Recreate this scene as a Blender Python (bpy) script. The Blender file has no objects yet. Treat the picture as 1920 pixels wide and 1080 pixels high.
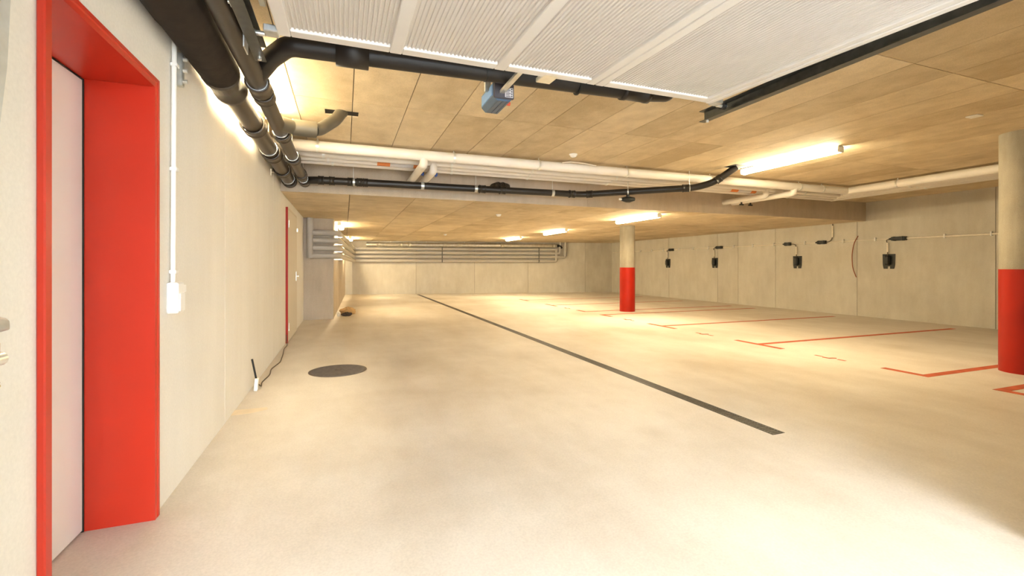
import bpy, math, random
from mathutils import Vector, Matrix
random.seed(7)

# ------------------------------------------------------------------ camera, world, exposure
scene = bpy.context.scene
col = scene.collection
cam_d = bpy.data.cameras.new('camera')
cam = bpy.data.objects.new('camera', cam_d); col.objects.link(cam)
cam_d.sensor_width = 36.0; cam_d.lens = 36.0 * 850 / 1920
cam_d.shift_y = -41 / 1920; cam_d.clip_start = 0.02; cam_d.clip_end = 200
cam.location = (0, 0, 1.2)
cam.rotation_euler = (math.radians(90), 0, -math.atan(314 / 850))
scene.camera = cam
scene.view_settings.view_transform = 'Standard'
scene.view_settings.look = 'None'
scene.view_settings.gamma = 1.0
scene.view_settings.use_curve_mapping = False
scene.view_settings.exposure = 2.13

world = bpy.data.worlds.new('overcast_sky'); scene.world = world
world.use_nodes = True
bg = world.node_tree.nodes['Background']
bg.inputs[0].default_value = (0.85, 0.92, 1.0, 1)
bg.inputs[1].default_value = 6.6

LAMP_COLOUR = (1.0, 0.84, 0.54)
LAMP_STRENGTH = 34.5

# ------------------------------------------------------------------ dimensions (metres)
XL, XR = -0.857, 11.62          # left and right wall
YF = 1.0                        # inner face of the entrance wall
YB = 7.19                       # downstand beam face
ZC, ZS = 2.709, 2.27            # upper ceiling, lower soffit
def back_y(x): return 20.41 - 0.198 * x

# ------------------------------------------------------------------ materials
def new_mat(name):
    m = bpy.data.materials.new(name); m.use_nodes = True
    nt = m.node_tree
    return m, nt, nt.nodes['Principled BSDF']
def plain(name, rgb, rough=0.5, metal=0.0, spec=0.5, noise=0.06, scale=12.0, bump=0.0):
    m, nt, b = new_mat(name)
    b.inputs['Roughness'].default_value = rough
    b.inputs['Metallic'].default_value = metal
    b.inputs['Specular IOR Level'].default_value = spec
    n = nt.nodes.new('ShaderNodeTexNoise'); n.inputs['Scale'].default_value = scale; n.inputs['Detail'].default_value = 4
    g = nt.nodes.new('ShaderNodeNewGeometry'); nt.links.new(g.outputs['Position'], n.inputs['Vector'])
    r = nt.nodes.new('ShaderNodeValToRGB'); r.color_ramp.elements[0].position = .3; r.color_ramp.elements[1].position = .7
    r.color_ramp.elements[0].color = tuple(c * (1 - noise) for c in rgb) + (1,)
    r.color_ramp.elements[1].color = tuple(min(1, c * (1 + noise)) for c in rgb) + (1,)
    nt.links.new(n.outputs['Fac'], r.inputs['Fac']); nt.links.new(r.outputs['Color'], b.inputs['Base Color'])
    if bump:
        bp = nt.nodes.new('ShaderNodeBump'); bp.inputs['Strength'].default_value = bump; bp.inputs['Distance'].default_value = .01
        nt.links.new(n.outputs['Fac'], bp.inputs['Height']); nt.links.new(bp.outputs['Normal'], b.inputs['Normal'])
    return m
def concrete(name, dark, light, streak=(1, 1, 1), scale=1.0, rough=0.8, spec=0.25, piece=0.0, speck=0.25, bump=0.15, contrast=(.3, .72)):
    """cast concrete: cloudy tone, streaks along one axis, fine pores; each cast panel differs a little"""
    m, nt, b = new_mat(name); L = nt.links
    b.inputs['Roughness'].default_value = rough; b.inputs['Specular IOR Level'].default_value = spec
    g = nt.nodes.new('ShaderNodeNewGeometry'); oi = nt.nodes.new('ShaderNodeObjectInfo')
    off = nt.nodes.new('ShaderNodeVectorMath'); off.operation = 'SCALE'; off.inputs[0].default_value = (7, 13, 5)
    L.new(oi.outputs['Random'], off.inputs['Scale'])
    add = nt.nodes.new('ShaderNodeVectorMath'); add.operation = 'ADD'
    L.new(g.outputs['Position'], add.inputs[0]); L.new(off.outputs[0], add.inputs[1])
    def noise(sc, det, rgh, vec=(1, 1, 1)):
        mp = nt.nodes.new('ShaderNodeMapping'); mp.inputs['Scale'].default_value = vec
        L.new(add.outputs[0], mp.inputs['Vector'])
        n = nt.nodes.new('ShaderNodeTexNoise'); n.inputs['Scale'].default_value = sc
        n.inputs['Detail'].default_value = det; n.inputs['Roughness'].default_value = rgh
        L.new(mp.outputs[0], n.inputs['Vector']); return n.outputs['Fac']
    def math_(op, a, c):
        n = nt.nodes.new('ShaderNodeMath'); n.operation = op
        for i, v in enumerate((a, c)):
            if isinstance(v, (int, float)): n.inputs[i].default_value = v
            else: L.new(v, n.inputs[i])
        return n.outputs[0]
    cloud = noise(0.9 * scale, 5, .62); stk = noise(2.2 * scale, 4, .6, streak); fine = noise(110 * scale, 2, .7)
    v = math_('ADD', math_('MULTIPLY', cloud, .6), math_('MULTIPLY', stk, .4))
    if piece: v = math_('ADD', v, math_('MULTIPLY', math_('SUBTRACT', oi.outputs['Random'], .5), piece))
    r = nt.nodes.new('ShaderNodeValToRGB')
    r.color_ramp.elements[0].position = contrast[0]; r.color_ramp.elements[1].position = contrast[1]
    r.color_ramp.elements[0].color = tuple(dark) + (1,); r.color_ramp.elements[1].color = tuple(light) + (1,)
    L.new(v, r.inputs['Fac'])
    sp = nt.nodes.new('ShaderNodeMapRange'); sp.inputs['From Min'].default_value = .3; sp.inputs['From Max'].default_value = .7
    sp.inputs['To Min'].default_value = 1 - speck; sp.inputs['To Max'].default_value = 1.0 + speck * .3
    L.new(fine, sp.inputs['Value'])
    mul = nt.nodes.new('ShaderNodeVectorMath'); mul.operation = 'SCALE'
    L.new(r.outputs['Color'], mul.inputs[0]); L.new(sp.outputs[0], mul.inputs['Scale'])
    L.new(mul.outputs[0], b.inputs['Base Color'])
    bp = nt.nodes.new('ShaderNodeBump'); bp.inputs['Strength'].default_value = bump; bp.inputs['Distance'].default_value = .006
    L.new(math_('ADD', math_('MULTIPLY', stk, .6), math_('MULTIPLY', fine, .4)), bp.inputs['Height'])
    L.new(bp.outputs['Normal'], b.inputs['Normal'])
    return m
def emitter(name, rgb, strength):
    m, nt, b = new_mat(name)
    b.inputs['Base Color'].default_value = (.9, .9, .88, 1)
    b.inputs['Emission Color'].default_value = tuple(rgb) + (1,)
    b.inputs['Emission Strength'].default_value = strength
    return m

M = {}
M['floor'] = concrete('floor_concrete', (.58, .51, .42), (.80, .745, .665), (1, .35, 1), .8, .55, .3, 0, .10, .03, (.34, .66))
M['wall'] = concrete('wall_concrete', (.52, .48, .40), (.70, .665, .58), (2.2, 2.2, .6), 1.1, .8, .2, .12, .10, .06)
M['pale_wall'] = concrete('pale_wall_concrete', (.74, .705, .64), (.85, .825, .77), (2, 2, .3), .7, .8, .2, .05, .05, .04)
M['ceiling'] = concrete('board_marked_ceiling_concrete', (.54, .42, .255), (.80, .66, .45), (2.5, 1.6, 1), 1.1, .75, .2, .20, .14, .1, (.34, .66))
M['soffit'] = concrete('soffit_concrete', (.52, .41, .255), (.80, .675, .48), (1.6, 2.5, 1), 1.1, .75, .2, .18, .14, .1, (.34, .66))
M['joint'] = concrete('joint_concrete', (.13, .105, .07), (.22, .18, .12))
M['column'] = concrete('column_concrete', (.28, .25, .19), (.48, .435, .345), (4, 4, .5), 1.4, .75, .2, 0, .15, .12)
M['pier'] = concrete('pier_concrete', (.44, .365, .275), (.62, .525, .41), (3, 3, .5), 1.2, .8, .2, 0, .12, .08)
M['red'] = plain('red_enamel', (.52, .028, .010), .35, 0, .5, .04, 3)
M['red_paint'] = plain('red_column_paint', (.37, .014, .004), .45, 0, .25, .06, 4)
M['line'] = plain('red_floor_paint', (.50, .115, .055), .7, 0, .2, .18, 9)
M['door_leaf'] = plain('white_door_coating', (.84, .825, .815), .5, 0, .4, .01, 2)
M['door_leaf2'] = plain('beige_door_coating', (.66, .60, .50), .5, 0, .4, .02, 2)
M['gasket'] = plain('black_rubber', (.015, .016, .014), .7)
M['black_pipe'] = plain('black_plastic_pipe', (.016, .013, .011), .42, 0, .45, .15, 6)
M['brown_pipe'] = plain('dark_brown_plastic_pipe', (.050, .038, .026), .38, 0, .5, .15, 5)
M['grey_pipe'] = plain('grey_brown_plastic_pipe', (.10, .086, .060), .42, 0, .45, .08, 5)
M['wool'] = plain('dark_pipe_insulation', (.030, .022, .016), .8, 0, .2, .2, 14, .2)
M['white_pipe'] = plain('white_pipe_jacket', (.78, .73, .66), .45, 0, .4, .04, 4)
M['grey_jacket'] = plain('light_grey_pipe_jacket', (.46, .43, .385), .45, 0, .4, .04, 4)
M['galv'] = plain('galvanised_steel', (.56, .585, .58), .38, .75, .5, .12, 25)
M['dark_galv'] = plain('weathered_steel_track', (.085, .085, .075), .4, .6, .5, .2, 20)
M['zinc'] = plain('bright_zinc', (.78, .78, .74), .3, .8, .5, .06, 30)
M['duct'] = plain('spiral_duct_steel', (.50, .47, .40), .34, .7, .5, .15, 10)
M['sheet'] = plain('garage_door_sheet', (.70, .665, .625), .5, .0, .4, .02, 5)
M['sheet_frame'] = plain('garage_door_frame', (.74, .715, .68), .45, .0, .4, .02, 5)
M['motor_blue'] = plain('blue_motor_housing', (.11, .235, .47), .4, 0, .5, .05, 8)
M['motor_teal'] = plain('blue_grey_motor_shell', (.070, .110, .17), .35, 0, .5, .05, 8)
M['motor_grey'] = plain('dark_grey_motor_plate', (.060, .055, .065), .5, 0, .4, .08, 10)
M['sticker'] = plain('pale_sticker', (.62, .60, .60), .6, 0, .3, .02, 5)
M['sticker_ink'] = plain('sticker_print', (.10, .09, .10), .6)
M['orange'] = plain('orange_label', (.72, .23, .07), .6, 0, .3, .05, 20)
M['red_light'] = plain('red_plastic', (.75, .10, .04), .4)
M['white_plastic'] = plain('white_plastic', (.84, .83, .80), .4, 0, .5, .01, 5)
M['blue_valve'] = plain('blue_valve_lever', (.03, .09, .38), .4, 0, .5, .05, 20)
M['black'] = plain('black_plastic', (.012, .013, .012), .45, 0, .4, .1, 20)
M['black_plate'] = plain('charcoal_plate', (.028, .030, .026), .5, 0, .4, .1, 20)
M['grate'] = plain('cast_iron_grate', (.085, .072, .055), .5, .5, .5, .25, 30)
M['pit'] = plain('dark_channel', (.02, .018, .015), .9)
M['iron'] = plain('manhole_iron', (.13, .105, .085), .5, .5, .5, .25, 25)
M['paper'] = plain('brown_paper', (.50, .33, .15), .8, 0, .2, .2, 12, .2)
M['rag'] = plain('dark_cloth', (.07, .055, .045), .9, 0, .1, .3, 18)
M['scrap'] = plain('white_paper', (.80, .76, .68), .7)
M['brass'] = plain('brass', (.55, .42, .18), .35, .9, .5, .1, 40)
M['copper'] = plain('red_brown_cable', (.30, .075, .03), .5, 0, .4, .1, 20)
M['cable'] = plain('brown_cable', (.12, .09, .06), .6)
M['cable_white'] = plain('cream_cable', (.80, .73, .62), .5)
M['tube'] = emitter('lamp_diffuser', LAMP_COLOUR, LAMP_STRENGTH)
M['asphalt'] = concrete('ramp_concrete', (.38, .36, .33), (.52, .50, .47))

# ------------------------------------------------------------------ mesh building
class MB:
    def __init__(s): s.v = []; s.f = []; s.smooth = []
    def add(s, vs, fs, smooth=False):
        o = len(s.v); s.v += [tuple(p) for p in vs]
        for f in fs: s.f.append(tuple(i + o for i in f)); s.smooth.append(smooth)
        return s
    def box(s, x0, x1, y0, y1, z0, z1):
        v = [(x, y, z) for z in (z0, z1) for y in (y0, y1) for x in (x0, x1)]
        return s.add(v, [(0, 2, 3, 1), (4, 5, 7, 6), (0, 1, 5, 4), (2, 6, 7, 3), (0, 4, 6, 2), (1, 3, 7, 5)])
    def obox(s, mat, sx, sy, sz):
        """oriented box: mat places a box centred on the origin"""
        v = [mat @ Vector((x * sx / 2, y * sy / 2, z * sz / 2)) for z in (-1, 1) for y in (-1, 1) for x in (-1, 1)]
        return s.add(v, [(0, 2, 3, 1), (4, 5, 7, 6), (0, 1, 5, 4), (2, 6, 7, 3), (0, 4, 6, 2), (1, 3, 7, 5)])
    def bbox(s, x0, x1, y0, y1, z0, z1, b=0.006):
        """box with chamfered edges"""
        c = Vector(((x0 + x1) / 2, (y0 + y1) / 2, (z0 + z1) / 2)); h = Vector(((x1 - x0) / 2, (y1 - y0) / 2, (z1 - z0) / 2))
        b = min(b, min(h) * .9)
        vs = []; idx = {}
        for sx in (-1, 1):
            for sy in (-1, 1):
                for sz in (-1, 1):
                    for ax in range(3):
                        p = Vector((sx * h.x, sy * h.y, sz * h.z))
                        for k in range(3):
                            if k != ax: p[k] -= (sx, sy, sz)[k] * b
                        idx[(sx, sy, sz, ax)] = len(vs); vs.append(c + p)
        fs = []
        for ax in range(3):
            o = [k for k in range(3) if k != ax]
            for sg in (-1, 1):
                q = []
                for a, d in ((-1, -1), (1, -1), (1, 1), (-1, 1)):
                    k = [0, 0, 0]; k[ax] = sg; k[o[0]] = a; k[o[1]] = d; q.append(idx[tuple(k) + (ax,)])
                fs.append(q if (sg == 1) == (ax != 1) else q[::-1])
        for ax in range(3):
            o = [k for k in range(3) if k != ax]
            for a in (-1, 1):
                for d in (-1, 1):
                    def key(t, w):
                        k = [0, 0, 0]; k[ax] = t; k[o[0]] = a; k[o[1]] = d; return idx[tuple(k) + (w,)]
                    fs.append([key(-1, o[0]), key(1, o[0]), key(1, o[1]), key(-1, o[1])])
        for sx in (-1, 1):
            for sy in (-1, 1):
                for sz in (-1, 1): fs.append([idx[(sx, sy, sz, k)] for k in range(3)])
        return s.add(vs, fs)
    def prism(s, poly, z0, z1):
        n = len(poly)
        v = [(x, y, z0) for x, y in poly] + [(x, y, z1) for x, y in poly]
        return s.add(v, [tuple(range(n))[::-1], tuple(range(n, 2 * n))] + [(i, (i + 1) % n, n + (i + 1) % n, n + i) for i in range(n)])
    def tube(s, pts, r, seg=16, cap=True, bend=0.0, radii=None, closed=False):
        pts = [Vector(p) for p in pts]
        if bend > 0 and len(pts) > 2:
            out = [pts[0]]
            for i in range(1, len(pts) - 1):
                a, b_, c = pts[i - 1], pts[i], pts[i + 1]
                d1 = (a - b_); d2 = (c - b_)
                t = min(bend, d1.length * .49, d2.length * .49)
                p0 = b_ + d1.normalized() * t; p1 = b_ + d2.normalized() * t
                for k in range(7):
                    u = k / 6; out.append(p0 * (1 - u) ** 2 + b_ * 2 * u * (1 - u) + p1 * u * u)
            out.append(pts[-1]); pts = out
        n = len(pts); rings = []
        t0 = (pts[1] - pts[0]).normalized()
        up = Vector((0, 0, 1)) if abs(t0.z) < .9 else Vector((1, 0, 0))
        nrm = (up - t0 * up.dot(t0)).normalized()
        for i, p in enumerate(pts):
            if i == 0: t = (pts[1] - pts[0])
            elif i == n - 1: t = (pts[-1] - pts[-2])
            else: t = (pts[i + 1] - pts[i]).normalized() + (pts[i] - pts[i - 1]).normalized()
            t = t.normalized()
            nrm = (nrm - t * nrm.dot(t)).normalized(); bn = t.cross(nrm)
            rr = radii[i] if radii else r
            rings.append([p + nrm * (rr * math.cos(2 * math.pi * k / seg)) + bn * (rr * math.sin(2 * math.pi * k / seg)) for k in range(seg)])
        vs = [q for ring in rings for q in ring]; fs = []
        for i in range(n - 1):
            for k in range(seg):
                a = i * seg + k; b_ = i * seg + (k + 1) % seg
                fs.append((a, a + seg, b_ + seg, b_))
        s.add(vs, fs, True)
        if cap:
            o = len(s.v); s.v += [tuple(q) for q in rings[0]] + [tuple(q) for q in rings[-1]]
            s.f.append(tuple(o + k for k in range(seg))); s.smooth.append(False)
            s.f.append(tuple(o + seg + k for k in range(seg))[::-1]); s.smooth.append(False)
        return s
    def build(s, name, mat, parent=None):
        me = bpy.data.meshes.new(name); me.from_pydata(s.v, [], s.f); me.materials.append(mat)
        me.polygons.foreach_set('use_smooth', s.smooth); me.update()
        # make every face point outwards
        import bmesh
        bm = bmesh.new(); bm.from_mesh(me); bmesh.ops.recalc_face_normals(bm, faces=bm.faces); bm.to_mesh(me); bm.free()
        o = bpy.data.objects.new(name, me); col.objects.link(o)
        if parent is not None: o.parent = parent; o.matrix_parent_inverse = parent_inv(parent)
        return o
def parent_inv(p):
    # parents here are only translated / turned about z and never move after building
    m = Matrix.Translation(p.location) @ p.rotation_euler.to_matrix().to_4x4()
    return m.inverted()
def tag(o, label=None, cat=None, group=None, kind=None):
    if label: o['label'] = label
    if cat: o['category'] = cat
    if group: o['group'] = group
    if kind: o['kind'] = kind
    return o
def thing(name, loc, label, cat, group=None):
    o = bpy.data.objects.new(name, None); o.location = loc; o.empty_display_size = .1; col.objects.link(o)
    return tag(o, label, cat, group)
def struct(o, label=None, cat=None): return tag(o, label, cat, None, 'structure')
def copy_tree(o, parent=None):
    c = o.copy(); col.objects.link(c)
    if parent is not None: c.parent = parent
    for ch in list(o.children): copy_tree(ch, c)
    return c

# ------------------------------------------------------------------ floor (with a slot for the drain channel)
DX0, DX1, DY0, DY1 = 2.855, 2.975, 2.38, 19.35
poly_y = 21.0
fl = MB()
for (x0, x1, y0, y1) in ((XL - .6, DX0, YF - .3, poly_y), (DX1, XR + .3, YF - .3, poly_y), (DX0, DX1, YF - .3, DY0), (DX0, DX1, DY1, poly_y)):
    fl.box(x0, x1, y0, y1, -.2, 0)
floor = struct(fl.build('floor', M['floor']), 'pale cream cast concrete garage floor with faint mottled wear', 'floor')

M['stain'] = plain('yellow_stain', (.74, .63, .47), .6, 0, .3, .08, 9)
MB().prism([(XL, 4.19), (-.72, 4.21), (-.60, 4.27), (-.62, 4.34), (XL, 4.34)], -.002, .0008).build('stain', M['stain'], floor)

# ------------------------------------------------------------------ left wall
D1Y0, D1Y1, D1Z = 1.765, 2.615, 2.068       # first door opening
wl = MB()
wl.box(XL - .5, XL - .008, -7, D1Y0, -.2, ZC + .3)
wl.box(XL - .5, XL - .008, D1Y1, 11.3, -.2, ZC + .3)
wl.box(XL - .5, XL - .008, D1Y0, D1Y1, D1Z, ZC + .3)
wl.box(XL - .5, XL - .30, D1Y0, D1Y1, -.2, D1Z)
wall_left = struct(wl.build('wall_left', M['joint']), 'cream concrete wall with the red framed doors on the left', 'wall')
gap = .005
def wall_piece(boxes, mat, parent):
    m = MB()
    for b in boxes: m.box(*b)
    return m.build('concrete_panel', mat, parent)
for (a, b) in ((-7, -3), (-3, -.5), (-.5, 1.52)):  # outermost panels are an unseen stretch added to channel daylight
    wall_piece([(XL - .02, XL, a + gap, b - gap, 0, ZC)], M['pale_wall'], wall_left)
wall_piece([(XL - .02, XL, 1.52 + gap, D1Y0, 0, ZC), (XL - .02, XL, D1Y1, 4.01 - gap, 0, ZC), (XL - .02, XL, D1Y0, D1Y1, D1Z, ZC)], M['pale_wall'], wall_left)
for (a, b) in ((4.01, 6.5), (6.5, 9.0), (9.0, 11.25)):
    wall_piece([(XL - .02, XL, a + gap, b - gap, 0, ZC)], M['pale_wall'], wall_left)

# pilaster and the inner side wall that runs on from it to the back wall
PX, PY = -.236, 11.05
pil = MB().prism([(XL - .3, PY), (PX, PY), (.03, 20.6), (XL - .3, 20.6)], -.1, ZC)
struct(pil.build('wall_pilaster', M['pier']), 'concrete pier jutting out of the left wall with grey pipes', 'wall')
struct(MB().prism([(-.1, 20.30), (.30, 20.30), (.30, 20.7), (-.1, 20.7)], 0, ZS + .02).build('wall_corner', M['wall']), 'shallow concrete step in the far left corner', 'wall')

# ------------------------------------------------------------------ right wall
wr = MB().box(XR + .008, XR + .4, YF - .3, 18.6, -.2, ZC + .3)
wall_right = struct(wr.build('wall_right', M['joint']), 'long concrete wall behind the parking bays', 'wall')
ys = [YF, 2.4, 4.9, 7.387, 9.6, 10.92, 11.75, 14.17, 16.3, 18.2]
for a, b in zip(ys, ys[1:]):
    wall_piece([(XR, XR + .02, a + gap, b - gap, 0, ZC)], M['wall'], wall_right)

# ------------------------------------------------------------------ back wall (slightly skewed)
def bp(x, d=0.0):
    n = Vector((.198, 1)).normalized(); return (x + n.x * d, back_y(x) + n.y * d)
bw = MB().prism([bp(-.6, .008), bp(12.2, .008), bp(12.2, .4), bp(-.6, .4)], -.2, ZC)
wall_back = struct(bw.build('wall_back', M['joint']), 'far concrete end wall below the grey pipes', 'wall')
xs = [-.3, 2.9, 5.385, 7.744, 10.36, 11.9]
for a, b in zip(xs, xs[1:]):
    m = MB().prism([bp(a + gap), bp(b - gap), bp(b - gap, .02), bp(a + gap, .02)], 0, ZS + .05)
    m.build('concrete_panel', M['wall'], wall_back)

# ------------------------------------------------------------------ entrance wall, ground outside it and added daylight guides (behind the viewer)
fw = MB()
fw.box(2.78, XR + .3, .75, YF, 0, ZC); fw.box(XL, -.66, .75, YF, 0, ZC) ; fw.box(-.66, 2.78, .75, YF, 2.5, ZC)
struct(fw.build('wall_front', M['wall']), 'concrete entrance wall around the garage door opening', 'wall')
struct(MB().box(2.78, 3.05, -7, .75, -.2, ZC + .3).build('wall_daylight_guide', M['wall']), 'unseen concrete side wall added to channel daylight into the entrance', 'wall')  # unseen wall, added so daylight comes in mainly along the opening
struct(MB().box(XL - .5, 3.05, -2.6, .75, 2.62, ZC + .3).build('ceiling_daylight_blocker', M['wall']), 'unseen concrete canopy added to block high daylight at the entrance', 'ceiling')  # unseen roof, added so daylight enters low and spreads evenly
struct(MB().box(XL - .5, 2.78, -7, YF - .3, -.2, 0).build('floor_ramp', M['asphalt']), 'concrete driveway outside the garage door', 'floor')

# ------------------------------------------------------------------ ceilings of cast formwork panels
cs = MB().box(XL - .5, XR + .4, .7, YB + .02, ZC + .012, ZC + .4)
ceiling = struct(cs.build('ceiling', M['joint']), 'upper tan concrete ceiling with formwork board joints', 'ceiling')
x = XL; edges = [XL]
k = .07
while k > XL + .49: k -= .489
while k < XR - .1:
    if k > XL + .05: edges.append(k)
    k += .489
edges.append(XR)
rows = [YF - .25, 2.13, 4.42, 6.68, YB]
holes = [(-.18, .13, 4.70, 4.86), (5.42, 5.92, 5.14, 5.40)]    # openings the drain pipes pass through
def clip_hole(x0, x1, y0, y1):
    rects = [(x0, x1, y0, y1)]
    for hx0, hx1, hy0, hy1 in holes:
        nxt = []
        for a, b, c, d in rects:
            if hx1 <= a or hx0 >= b or hy1 <= c or hy0 >= d: nxt.append((a, b, c, d)); continue
            if hx0 > a: nxt.append((a, hx0, c, d))
            if hx1 < b: nxt.append((hx1, b, c, d))
            m0, m1 = max(a, hx0), min(b, hx1)
            if hy0 > c: nxt.append((m0, m1, c, hy0))
            if hy1 < d: nxt.append((m0, m1, hy1, d))
        rects = nxt
    return rects
for a, b in zip(edges, edges[1:]):
    for c, d in zip(rows, rows[1:]):
        m = MB()
        for (x0, x1, y0, y1) in clip_hole(a + .0035, b - .0035, c + .0035, d - .0035): m.box(x0, x1, y0, y1, ZC, ZC + .0135)
        m.build('formwork_panel', M['ceiling'], ceiling)
# thin dark sheets close the two openings, their colour painting the shade inside
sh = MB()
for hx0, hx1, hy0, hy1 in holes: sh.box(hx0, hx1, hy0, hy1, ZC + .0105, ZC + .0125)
sh.build('opening_painted_shade', M['pit'], ceiling)

# downstand: beam face and lower soffit
bm_ = MB().box(XL, XR + .1, YB + .01, 20.9, ZS + .012, ZC + .3)
soffit = struct(bm_.build('ceiling_lower', M['joint']), 'lowered concrete ceiling over the rear of the garage', 'ceiling')
bx = [XL, 1.6, 4.1, 6.6, 9.1, XR]
for a, b in zip(bx, bx[1:]):
    MB().box(a + .001, b - .001, YB, YB + .02, ZS, ZC).build('beam_face_panel', M['pier'], soffit)
sx = [XL] + [XL + .93 + i * .98 for i in range(12)] + [XR]
sy = [YB + .02 + i * 2.26 for i in range(6)] + [20.6]
for a, b in zip(sx, sx[1:]):
    for c, d in zip(sy, sy[1:]):
        MB().box(a + .005, b - .005, c + .005, d - .005, ZS, ZS + .0135).build('soffit_panel', M['soffit'], soffit)

# ------------------------------------------------------------------ red framed door beside the viewer
def door_big():
    t = thing('steel_door', (XL, 2.2, 0), 'white steel door set deep in a glossy red frame beside the entrance', 'door')
    X0 = XL - .25
    for (y0, y1, nm) in ((D1Y1 - .022, D1Y1, 'jamb'), (D1Y0, D1Y0 + .022, 'jamb')):
        MB().box(X0, XL + .018, y0, y1, 0, D1Z - .022).build(nm, M['red'], t)
    MB().box(X0, XL + .018, D1Y0, D1Y1, D1Z - .022, D1Z).build('head', M['red'], t)
    tr = M['red']
    MB().bbox(XL, XL + .022, D1Y1, D1Y1 + .026, 0, D1Z + .026, .004).build('frame_trim', tr, t)
    MB().bbox(XL, XL + .022, D1Y0 - .020, D1Y0, 0, D1Z + .026, .004).build('frame_trim', tr, t)
    MB().bbox(XL, XL + .022, D1Y0, D1Y1, D1Z, D1Z + .026, .004).build('frame_trim', tr, t)
    MB().box(X0 - .045, X0 - .002, D1Y0 + .004, D1Y1 - .008, .008, D1Z - .004).build('door_leaf', M['door_leaf'], t)
    g = MB(); g.box(X0 - .03, X0 + .003, D1Y1 - .0285, D1Y1 - .0225, 0, D1Z - .024); g.box(X0 - .03, X0 + .002, D1Y0 + .022, D1Y1 - .0285, D1Z - .030, D1Z - .024)
    tag(g.build('seal', M['gasket'], t), 'black rubber seal along the leaf')
    return t
door_big()
def door_far():
    t = thing('flush_door', (XL, 8.5, 0), 'beige flush door with a thin red edge far along the left wall', 'door')
    MB().box(XL, XL + .032, 7.805, 7.83, 0, 2.12).build('frame_trim', M['red_paint'], t)
    MB().box(XL, XL + .030, 7.83, 9.25, 2.095, 2.12).build('head', M['door_leaf2'], t)
    MB().bbox(XL, XL + .030, 7.832, 9.25, .01, 2.093, .004).build('door_leaf', M['door_leaf2'], t)
    h = MB(); h.tube([(XL + .03, 9.10, 1.02), (XL + .075, 9.10, 1.02), (XL + .075, 8.98, 1.02)], .010, 10, True, .02)
    h.box(XL + .03, XL + .037, 9.08, 9.12, .93, 1.10)
    h.build('handle', M['zinc'], t)
    for z in (.25, 1.86): MB().tube([(XL + .042, 7.85, z - .06), (XL + .042, 7.85, z + .06)], .010, 10).build('hinge', M['zinc'], t)
    MB().bbox(XL + .03, XL + .055, 9.16, 9.22, 1.82, 1.89, .004).build('door_contact', M['zinc'], t)
door_far()

# ------------------------------------------------------------------ conduit and switch box next to the red door
t = thing('switch_box', (XL, 2.85, .95), 'white surface switch box under a conduit beside the red door frame', 'switch')
MB().bbox(XL, XL + .052, 2.79, 2.885, .955, 1.115, .006).build('housing', M['white_plastic'], t)
MB().bbox(XL + .052, XL + .060, 2.80, 2.875, .965, 1.060, .003).build('rocker', M['white_plastic'], t)
MB().bbox(XL + .01, XL + .05, 2.885, 2.93, 1.06, 1.10, .004).build('side_button', M['white_plastic'], t)
t = thing('wall_conduit', (XL, 2.86, 1.12), 'thin pale conduit running up the left wall from the switch box', 'conduit')
MB().tube([(XL + .016, 2.835, 1.115), (XL + .016, 2.86, 2.65)], .0115, 12).build('pipe', M['white_plastic'], t)
for z in (1.16, 1.70, 2.25): MB().bbox(XL, XL + .032, 2.825 + (z - 1.1) * .016, 2.865 + (z - 1.1) * .016, z, z + .02, .003).build('clip', M['white_plastic'], t)
t = thing('pipe_bracket', (XL, 2.95, 2.2), 'small zinc wall bracket under the thick black pipe', 'bracket')
MB().bbox(XL, XL + .03, 2.93, 2.97, 2.18, 2.36, .004).build('plate', M['galv'], t)
for z in (2.21, 2.27, 2.33): MB().tube([(XL + .03, 2.95, z), (XL + .05, 2.95, z)], .012, 8).build('bolt', M['zinc'], t)
t = thing('wall_hook', (XL, 6.27, 2.36), 'tiny zinc T shaped hook on the left wall under the pipes', 'hook')
MB().tube([(XL, 6.27, 2.36), (XL + .045, 6.27, 2.36)], .006, 8).build('pin', M['zinc'], t)
MB().tube([(XL + .008, 6.27, 2.32), (XL + .008, 6.27, 2.40)], .008, 8).build('bar', M['zinc'], t)
t = thing('conduit_rail', (-.745, 1.2, 2.58), 'pale conduit rail above the gap between the two left pipes', 'conduit')
MB().bbox(-.800, -.765, 1.1, 3.45, 2.575, 2.60, .004).build('rail', M['cable_white'], t)
for y in (1.6, 2.6, 3.3): MB().tube([(-.783, y, 2.60), (-.783, y, ZC)], .006, 8).build('hanger_rod', M['zinc'], t)

# ------------------------------------------------------------------ black drain pipes along the left wall
def ring(m, p, ax, r, w, seg=20):
    a = Vector(p) - Vector(ax) * w / 2; b = Vector(p) + Vector(ax) * w / 2
    return m.tube([a, b], r, seg)
def coupling(parent, p, ax, r, L, mat, rim=True, name='coupling'):
    """sleeve with a raised rim on both ends"""
    p = Vector(p); ax = Vector(ax).normalized(); pts = []; rad = []
    for u, rr in ((-.5, r * .93), (-.5, r * 1.07), (-.36, r * 1.07), (-.34, r), (.34, r), (.36, r * 1.05), (.5, r * 1.05), (.5, r * .93)) if rim else ((-.5, r * .95), (-.5, r), (.5, r), (.5, r * .95)):
        pts.append(p + ax * (u * L + (1e-4 * len(pts)))); rad.append(rr)
    return MB().tube(pts, r, 24, False, 0, rad).build(name, mat, parent)
def clamp(parent, p, ax, r, top, rod=.006, mat=None):
    """pipe clip ring with its threaded rod up to the ceiling"""
    m = MB(); ring(m, p, ax, r + .004, .011); c = m.build('pipe_clip', mat or M['galv'], parent)
    MB().tube([(p[0], p[1], p[2] + r), (p[0], p[1], top)], rod, 8).build('hanger_rod', M['zinc'], parent)
Y_ = (0, 1, 0); X_ = (1, 0, 0)
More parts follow.
